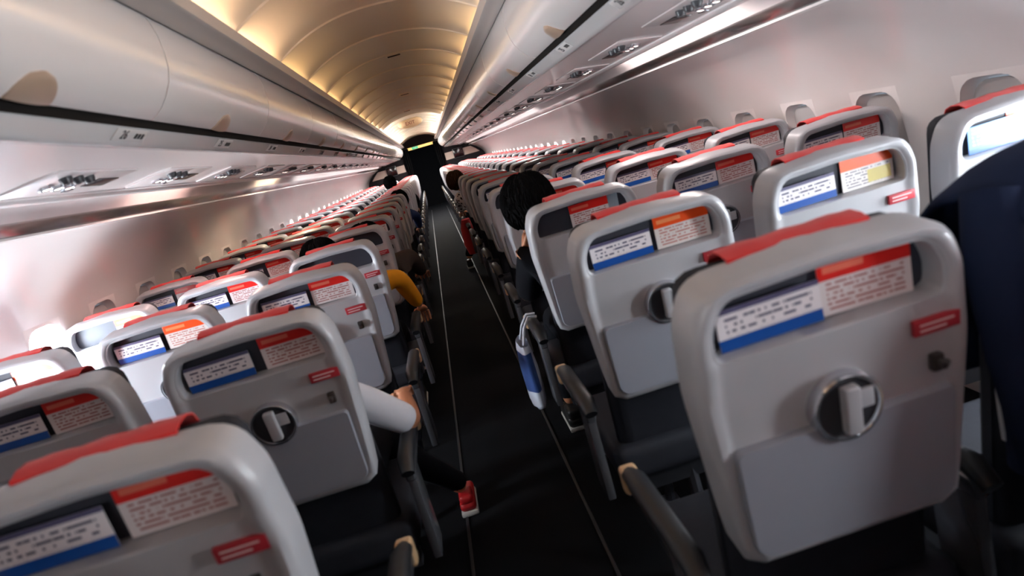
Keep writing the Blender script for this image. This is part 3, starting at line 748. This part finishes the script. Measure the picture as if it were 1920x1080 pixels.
def person(label, seat_x, seat_y, scale, head, arms, hands_dir, shirt, trousers, hair, shoes, sleeve_to=1.0, feet=None, long_hair=False, legs_x=0.0):
    """head: (x, y, z) of the head's centre relative to the seat foot; arms: {-1: (elbow, wrist), 1: (elbow, wrist)}."""
    V = Vector; s = scale
    pel = V((0, .24, .55)); head = V(head)
    chest = V((0, .205, .55 + .40 * s)).lerp(V((head.x * .45, .205, head.z - .28 * s)), .7)
    belly = pel.lerp(chest, .5) + V((0, .01, 0)); neck = chest.lerp(head, .62); chin = chest.lerp(head, .82)
    dirn = (head - chest).normalized()
    sh = {q: chest + V((q * .165 * s, 0, .055 * s)) for q in (-1, 1)}
    top = head + dirn * .045 * s
    P = [pel, belly, chest, neck, chin, head, top]; R = [(.125 * s, .10 * s), (.125 * s, .10 * s), (.135 * s, .095 * s), .050 * s, .062 * s, .080 * s, .074 * s]
    E = [(0, 1), (1, 2), (2, 3), (3, 4), (4, 5), (5, 6)]
    def add(p, r, par): P.append(V(p)); R.append(r); E.append((par, len(P) - 1)); return len(P) - 1
    ft = feet or {-1: (-.09 + legs_x, .80, .06), 1: (.09 + legs_x, .80, .06)}
    A = {}; Lg = {}
    for q in (-1, 1):
        el, wr = V(arms[q][0]), V(arms[q][1])
        i = add(sh[q], .056 * s, 2); i = add(sh[q].lerp(el, .5), .046 * s, i); i = add(el, .040 * s, i); i = add(el.lerp(wr, .4), .038 * s, i); i = add(wr, .026 * s, i)
        A[q] = (sh[q], el, wr)
        hip = pel + V((q * .085 * s, .03, 0)); an = V(ft[q]); kn = V((q * .11 + legs_x * .6, .24 + .43 * s, .54)); 
        i = add(hip, .078 * s, 0); i = add(hip.lerp(kn, .5), .070 * s, i); i = add(kn, .055 * s, i); i = add(kn.lerp(an, .35), .055 * s, i); i = add(an + V((0, 0, .05)), .036 * s, i)
        Lg[q] = (hip, kn, an)
    fwd_ = V((0, 1, -.15)).normalized()
    n_ = add(head + V((0, .088 * s, -.015 * s)), .014 * s, 5)
    meshes = [skin_mesh('body', P, E, R, 'skin')]
    for q in (-1, 1):       # hands: palm and five fingers each, curled a little
        sh_, el, wr = A[q]; d = V(hands_dir[q]).normalized(); side = d.cross(V((0, 0, 1)))
        if side.length < .1: side = V((1, 0, 0))
        side.normalize(); dn = side.cross(d); dn = dn if dn.z < 0 else -dn
        meshes.append(skin_mesh('palm', [wr, wr + d * .045 * s, wr + d * .085 * s], [(0, 1), (1, 2)], [(.026 * s, .018 * s), (.038 * s, .015 * s), (.038 * s, .013 * s)], 'skin', sub=1))
        for fi, (o_, ln) in enumerate(((-.030, .062), (-.010, .074), (.010, .070), (.029, .054))):
            a = wr + d * .08 * s + side * o_ * s; b1 = a + d * ln * .5 * s + dn * .008 * s; c1 = b1 + d * ln * .3 * s + dn * .018 * s; e1 = c1 + d * ln * .15 * s + dn * .02 * s
            meshes.append(skin_mesh('finger', [a, b1, c1, e1], [(0, 1), (1, 2), (2, 3)], [.0090 * s, .0086 * s, .0080 * s, .0070 * s], 'skin', sub=1))
        a = wr + d * .03 * s + side * .03 * s * -q; meshes.append(skin_mesh('thumb', [a, a + d * .03 * s - side * q * .02 * s + dn * .006, a + d * .055 * s - side * q * .022 * s + dn * .016], [(0, 1), (1, 2)], [.0115 * s, .010 * s, .0085 * s], 'skin', sub=1))
    # ears
    for q in (-1, 1): meshes.append(skin_mesh('ear', [head + V((q * .072, 0, .012)) * s, head + V((q * .086, -.012, .0)) * s, head + V((q * .084, -.008, -.03)) * s], [(0, 1), (1, 2)], [.014 * s, .016 * s, .010 * s], 'skin', sub=1))
    root = thing('person', label, 'person', (seat_x, seat_y, 0), 'passengers')
    body = part('body', join('body', meshes), root)
    # hair: a cap over the crown and the back of the head
    bm = bmesh.new(); bmesh.ops.create_uvsphere(bm, u_segments=40, v_segments=26, radius=1.0)
    rn = random.Random(int(seat_y * 100))
    for v_ in list(bm.verts):
        if v_.co.y > .45 and v_.co.z < .45: bm.verts.remove(v_)
    for v_ in bm.verts:
        j_ = .97 + rn.uniform(-.045, .05); c = v_.co.copy(); dz = .112 if c.z > 0 else (.20 if long_hair else .105)
        v_.co = head + V((c.x * .096 * j_, c.y * .108 * j_ - .012, c.z * dz * j_ + .018)) * s
    for t_ in range(420):            # locks lying along the cap, running down from the crown
        az = rn.uniform(-PI, PI); el = rn.uniform(-.35, 1.35) if not long_hair else rn.uniform(-.6, 1.35)
        if math.cos(az) > .35 and el < .45: continue       # leave the face clear
        path = []
        for q_ in range(4):
            e_ = el - q_ * .16; a_ = az + rn.uniform(-.05, .05); c = V((math.sin(a_) * math.cos(e_), math.cos(a_) * math.cos(e_), math.sin(e_)))
            f_ = 1.03 + .02 * q_ + rn.uniform(-.01, .02)
            path.append(head + V((c.x * .096 * f_, c.y * .108 * f_ - .012, c.z * (.112 if c.z > 0 else .105) * f_ + .018)) * s)
        bm_tube(bm, path, [.0045, .0055, .0045, .0015], 4)
    hm = from_bm('hair', bm, hair, 80)
    hair_o = part('hair', hm, root); md = hair_o.modifiers.new('thickness', 'SOLIDIFY'); md.thickness = .012; md.offset = 0
    for q in (-1, 1):
        bm = bmesh.new(); bmesh.ops.create_uvsphere(bm, u_segments=10, v_segments=8, radius=.011 * s)
        for v_ in bm.verts: v_.co += head + V((q * .032, .076, .012)) * s
        part('eye', from_bm('eye', bm, 'eye_dark', 60), root)
    # shirt with sleeves
    P2 = [pel + V((0, 0, -.02)), belly, chest, chest.lerp(neck, .35)]; R2 = [(.145 * s, .125 * s), (.142 * s, .118 * s), (.150 * s, .112 * s), .075 * s]; E2 = [(0, 1), (1, 2), (2, 3)]
    for q in (-1, 1):
        sh_, el, wr = A[q]; P2.append(sh_); R2.append(.070 * s); E2.append((2, len(P2) - 1))
        mid = sh_.lerp(el, .55); P2.append(mid); R2.append(.062 * s); E2.append((len(P2) - 2, len(P2) - 1))
        if sleeve_to >= .5: P2.append(el); R2.append(.057 * s); E2.append((len(P2) - 2, len(P2) - 1))
        if sleeve_to >= 1: P2.append(el.lerp(wr, .5)); R2.append(.050 * s); E2.append((len(P2) - 2, len(P2) - 1)); P2.append(el.lerp(wr, .93)); R2.append(.040 * s); E2.append((len(P2) - 2, len(P2) - 1))
    part('shirt', skin_mesh('shirt', P2, E2, R2, shirt), root)
    P3 = [pel + V((0, 0, -.01))]; R3 = [(.150 * s, .115 * s)]; E3 = []
    for q in (-1, 1):
        hip, kn, an = Lg[q]; prev = 0
        for p_, r_2 in ((hip, .092), (hip.lerp(kn, .5), .084), (kn, .070), (kn.lerp(an, .4), .064), (an + V((0, 0, .07)), .052)):
            P3.append(p_); R3.append(r_2 * s); E3.append((prev, len(P3) - 1)); prev = len(P3) - 1
    part('trousers', skin_mesh('trousers', P3, E3, R3, trousers), root)
    for q in (-1, 1):
        an = Lg[q][2]; bm = bmesh.new()
        bm_box(bm, an.x - .042 * s, an.x + .042 * s, an.y - .07 * s, an.y + .17 * s, .002, .022, .008, 2, 1)
        bm_box(bm, an.x - .040 * s, an.x + .040 * s, an.y - .065 * s, an.y + .16 * s, .02, .075 * s, .022, 3, 0); bm_box(bm, an.x - .034 * s, an.x + .034 * s, an.y - .065 * s, an.y + .04 * s, .05, .11 * s, .018, 3, 0)
        part('shoe', from_bm('shoe', bm, [shoes, 'sole_pale'], 50), root)
    return root
R4 = lambda k: ROW0 + k * PITCH
AX = .51
person('black-haired person in dark clothes resting the head on a raised arm, third right aisle seat', AX, R4(2), 1.0, (-.145, .27, 1.10),
       {-1: ((-.235, .34, .73), (-.205, .30, .93)), 1: ((.15, .30, .68), (.06, .50, .62))}, {-1: (.25, -.05, 1), 1: (-.2, 1, -.2)}, 'trouser_black', 'trouser_black', 'hair_black', 'shoe_dark', .5,
       {-1: (-.16, .60, .06), 1: (.05, .62, .06)})
person('person with a yellow-sleeved arm over the left aisle armrest', -AX, R4(3), .92, (-.09, .27, 1.045),
       {1: ((.235, .28, .87), (.285, .46, .66)), -1: ((-.17, .30, .68), (-.06, .50, .60))}, {1: (0, .8, -.6), -1: (.2, 1, -.2)}, 'cloth_yellow', 'trouser_black', 'hair_black', 'shoe_dark', 1.0)
person('person in a dark taupe jacket ahead of the yellow-sleeved passenger', -AX, R4(4), 1.02, (.06, .27, 1.0),
       {1: ((.27, .30, .86), (.31, .52, .70)), -1: ((-.17, .30, .68), (-.06, .50, .60))}, {1: (0, 1, -.1), -1: (.2, 1, -.2)}, 'cloth_taupe', 'trouser_black', 'hair_black', 'shoe_dark', 1.0)
person('short person in a white top and red shoes in the second left aisle seat', -AX, R4(1), .84, (.02, .24, .97),
       {1: ((.275, .30, .665), (.25, .50, .69)), -1: ((-.13, .30, .66), (-.05, .46, .62))}, {1: (-.1, 1, -.1), -1: (.2, 1, -.2)}, 'cloth_white', 'trouser_black', 'hair_black', 'shoe_red', .5,
       {1: (.30, .90, .05), -1: (.02, .66, .05)})
person('person in a spotted white blouse and black trousers with a leg in the aisle', AX, R4(9), 1.0, (-.22, .27, 1.06),
       {-1: ((-.26, .28, .84), (-.24, .48, .70)), 1: ((.15, .30, .70), (.05, .50, .62))}, {-1: (0, 1, -.2), 1: (-.2, 1, -.2)}, 'cloth_spotted', 'trouser_black', 'hair_brown', 'shoe_dark', 1.0,
       {-1: (-.33, .58, .06), 1: (.0, .70, .06)})
person('person in a blue top beside the aisle, far left, head bent low', -AX, R4(9), .95, (.12, .30, 1.03),
       {1: ((.25, .28, .82), (.24, .48, .66)), -1: ((-.17, .30, .70), (-.06, .50, .62))}, {1: (0, 1, -.2), -1: (.2, 1, -.2)}, 'cloth_blue', 'trouser_blue', 'hair_black', 'shoe_white', 1.0)
person('person whose black-haired head shows above the far left seat backs', -AX, R4(14), 1.0, (-.14, .24, 1.19),
       {1: ((.2, .28, .82), (.15, .48, .66)), -1: ((-.2, .30, .70), (-.06, .50, .62))}, {1: (0, 1, -.2), -1: (.2, 1, -.2)}, 'trouser_black', 'trouser_black', 'hair_black', 'shoe_dark', 1.0)

# ------------------------------------------------------------------ loose things
# navy jacket hung over the back of the nearest right middle seat
verts = []; faces = []; NJ = 26
jp = [(.155, .78), (.165, .95), (.165, 1.06), (.15, 1.12), (.11, 1.150), (.04, 1.155), (-.02, 1.135), (-.045, 1.06), (-.055, .94), (-.05, .80), (-.045, .62), (-.035, .50)]
for i, (y, z) in enumerate(jp):
    for j in range(NJ + 1):
        t = -1 + 2 * j / NJ; x = .235 * t * (1 + .06 * math.sin(i * .8))
        drop = .055 * abs(t) ** 3 * (1 if 2 <= i <= 7 else .3); wv = .010 * math.sin(j * 1.25 + i * .5)
        verts.append((x, y + (wv if i > 6 or i < 3 else wv * .3) - (.02 * abs(t) if i > 6 else 0), z - drop))
for i in range(len(jp) - 1):
    for j in range(NJ): a = i * (NJ + 1) + j; faces.append((a, a + 1, a + NJ + 2, a + NJ + 1))
me = mesh_of('jacket_body', verts, faces, 'cloth_navy', 80)
o = thing('jacket', 'navy jacket hung over the right middle seat at the right edge of the photo', 'jacket', (1.02, R4(0), 0), 'loose clothing')
jb = part('jacket_body', me, o); md = jb.modifiers.new('thickness', 'SOLIDIFY'); md.thickness = .016; md.offset = 1; s_ = jb.modifiers.new('sub', 'SUBSURF'); s_.levels = 1; s_.render_levels = 1
bm = bmesh.new(); bm_tube(bm, [(-.225, .03, 1.115), (-.252, .0, 1.03), (-.258, -.02, .88), (-.250, -.02, .70)], [.038, .044, .042, .038], 14, flat=.8); part('sleeve', from_bm('jacket_sleeve', bm, 'cloth_navy', 60), o)
bm = bmesh.new(); bm_box(bm, -.225, .21, -.074, -.062, .62, .93, .006); part('lining', from_bm('jacket_lining', bm, 'lining_blue'), o, label='blue lining panel')
# red cloth over a far right armrest
bm = bmesh.new(); bm_tube(bm, [(0, 0, .70), (-.01, .02, .60), (-.015, .03, .44), (-.01, .05, .32)], [.05, .075, .07, .05], 12, flat=.55)
tag(part('scarf', from_bm('scarf', bm, 'cloth_red', 60), None, (.245, R4(8) + .22, 0)), 'dark red scarf hanging over a far right aisle armrest', 'scarf')
# white and blue carrier bag hung from the third right aisle armrest
verts = []; faces = []; NB = 20; prof = [(.30, .6), (.315, .92), (.38, 1.0), (.47, .95), (.545, .80), (.575, .62)]
for i, (z, f) in enumerate(prof):
    for j in range(NB):
        a = 2 * PI * j / NB; wv = 1 + .07 * math.sin(5 * a + i * 1.3)
        verts.append((.036 * f * wv * math.cos(a), .105 * (.75 + .25 * f) * wv * math.sin(a), z))
for i in range(len(prof) - 1):
    for j in range(NB): faces.append((i * NB + j, i * NB + (j + 1) % NB, (i + 1) * NB + (j + 1) % NB, (i + 1) * NB + j))
faces.append(tuple(range(NB)))
o = thing('carrier_bag', 'white and blue carrier bag hanging from the third right aisle armrest', 'bag', (.190, R4(2) + .30, 0), 'loose things')
bg = part('bag_body', mesh_of('bag_body', verts, faces, ['shoe_white', 'cloth_blue'], 70, [1 if (i // NB) in (2, 3) and (i % NB) in range(7, 17) else 0 for i in range(len(faces))]), o)
for q in (-1, 1):
    bm = bmesh.new(); bm_tube(bm, [(.0, q * .05, .57), (.02, q * .03, .63), (.05, q * .025, .672), (.085, q * .025, .665)], .006, 8); part('handle', from_bm('bag_handle', bm, 'shoe_white', 60), o)
print('objects', len(bpy.data.objects))
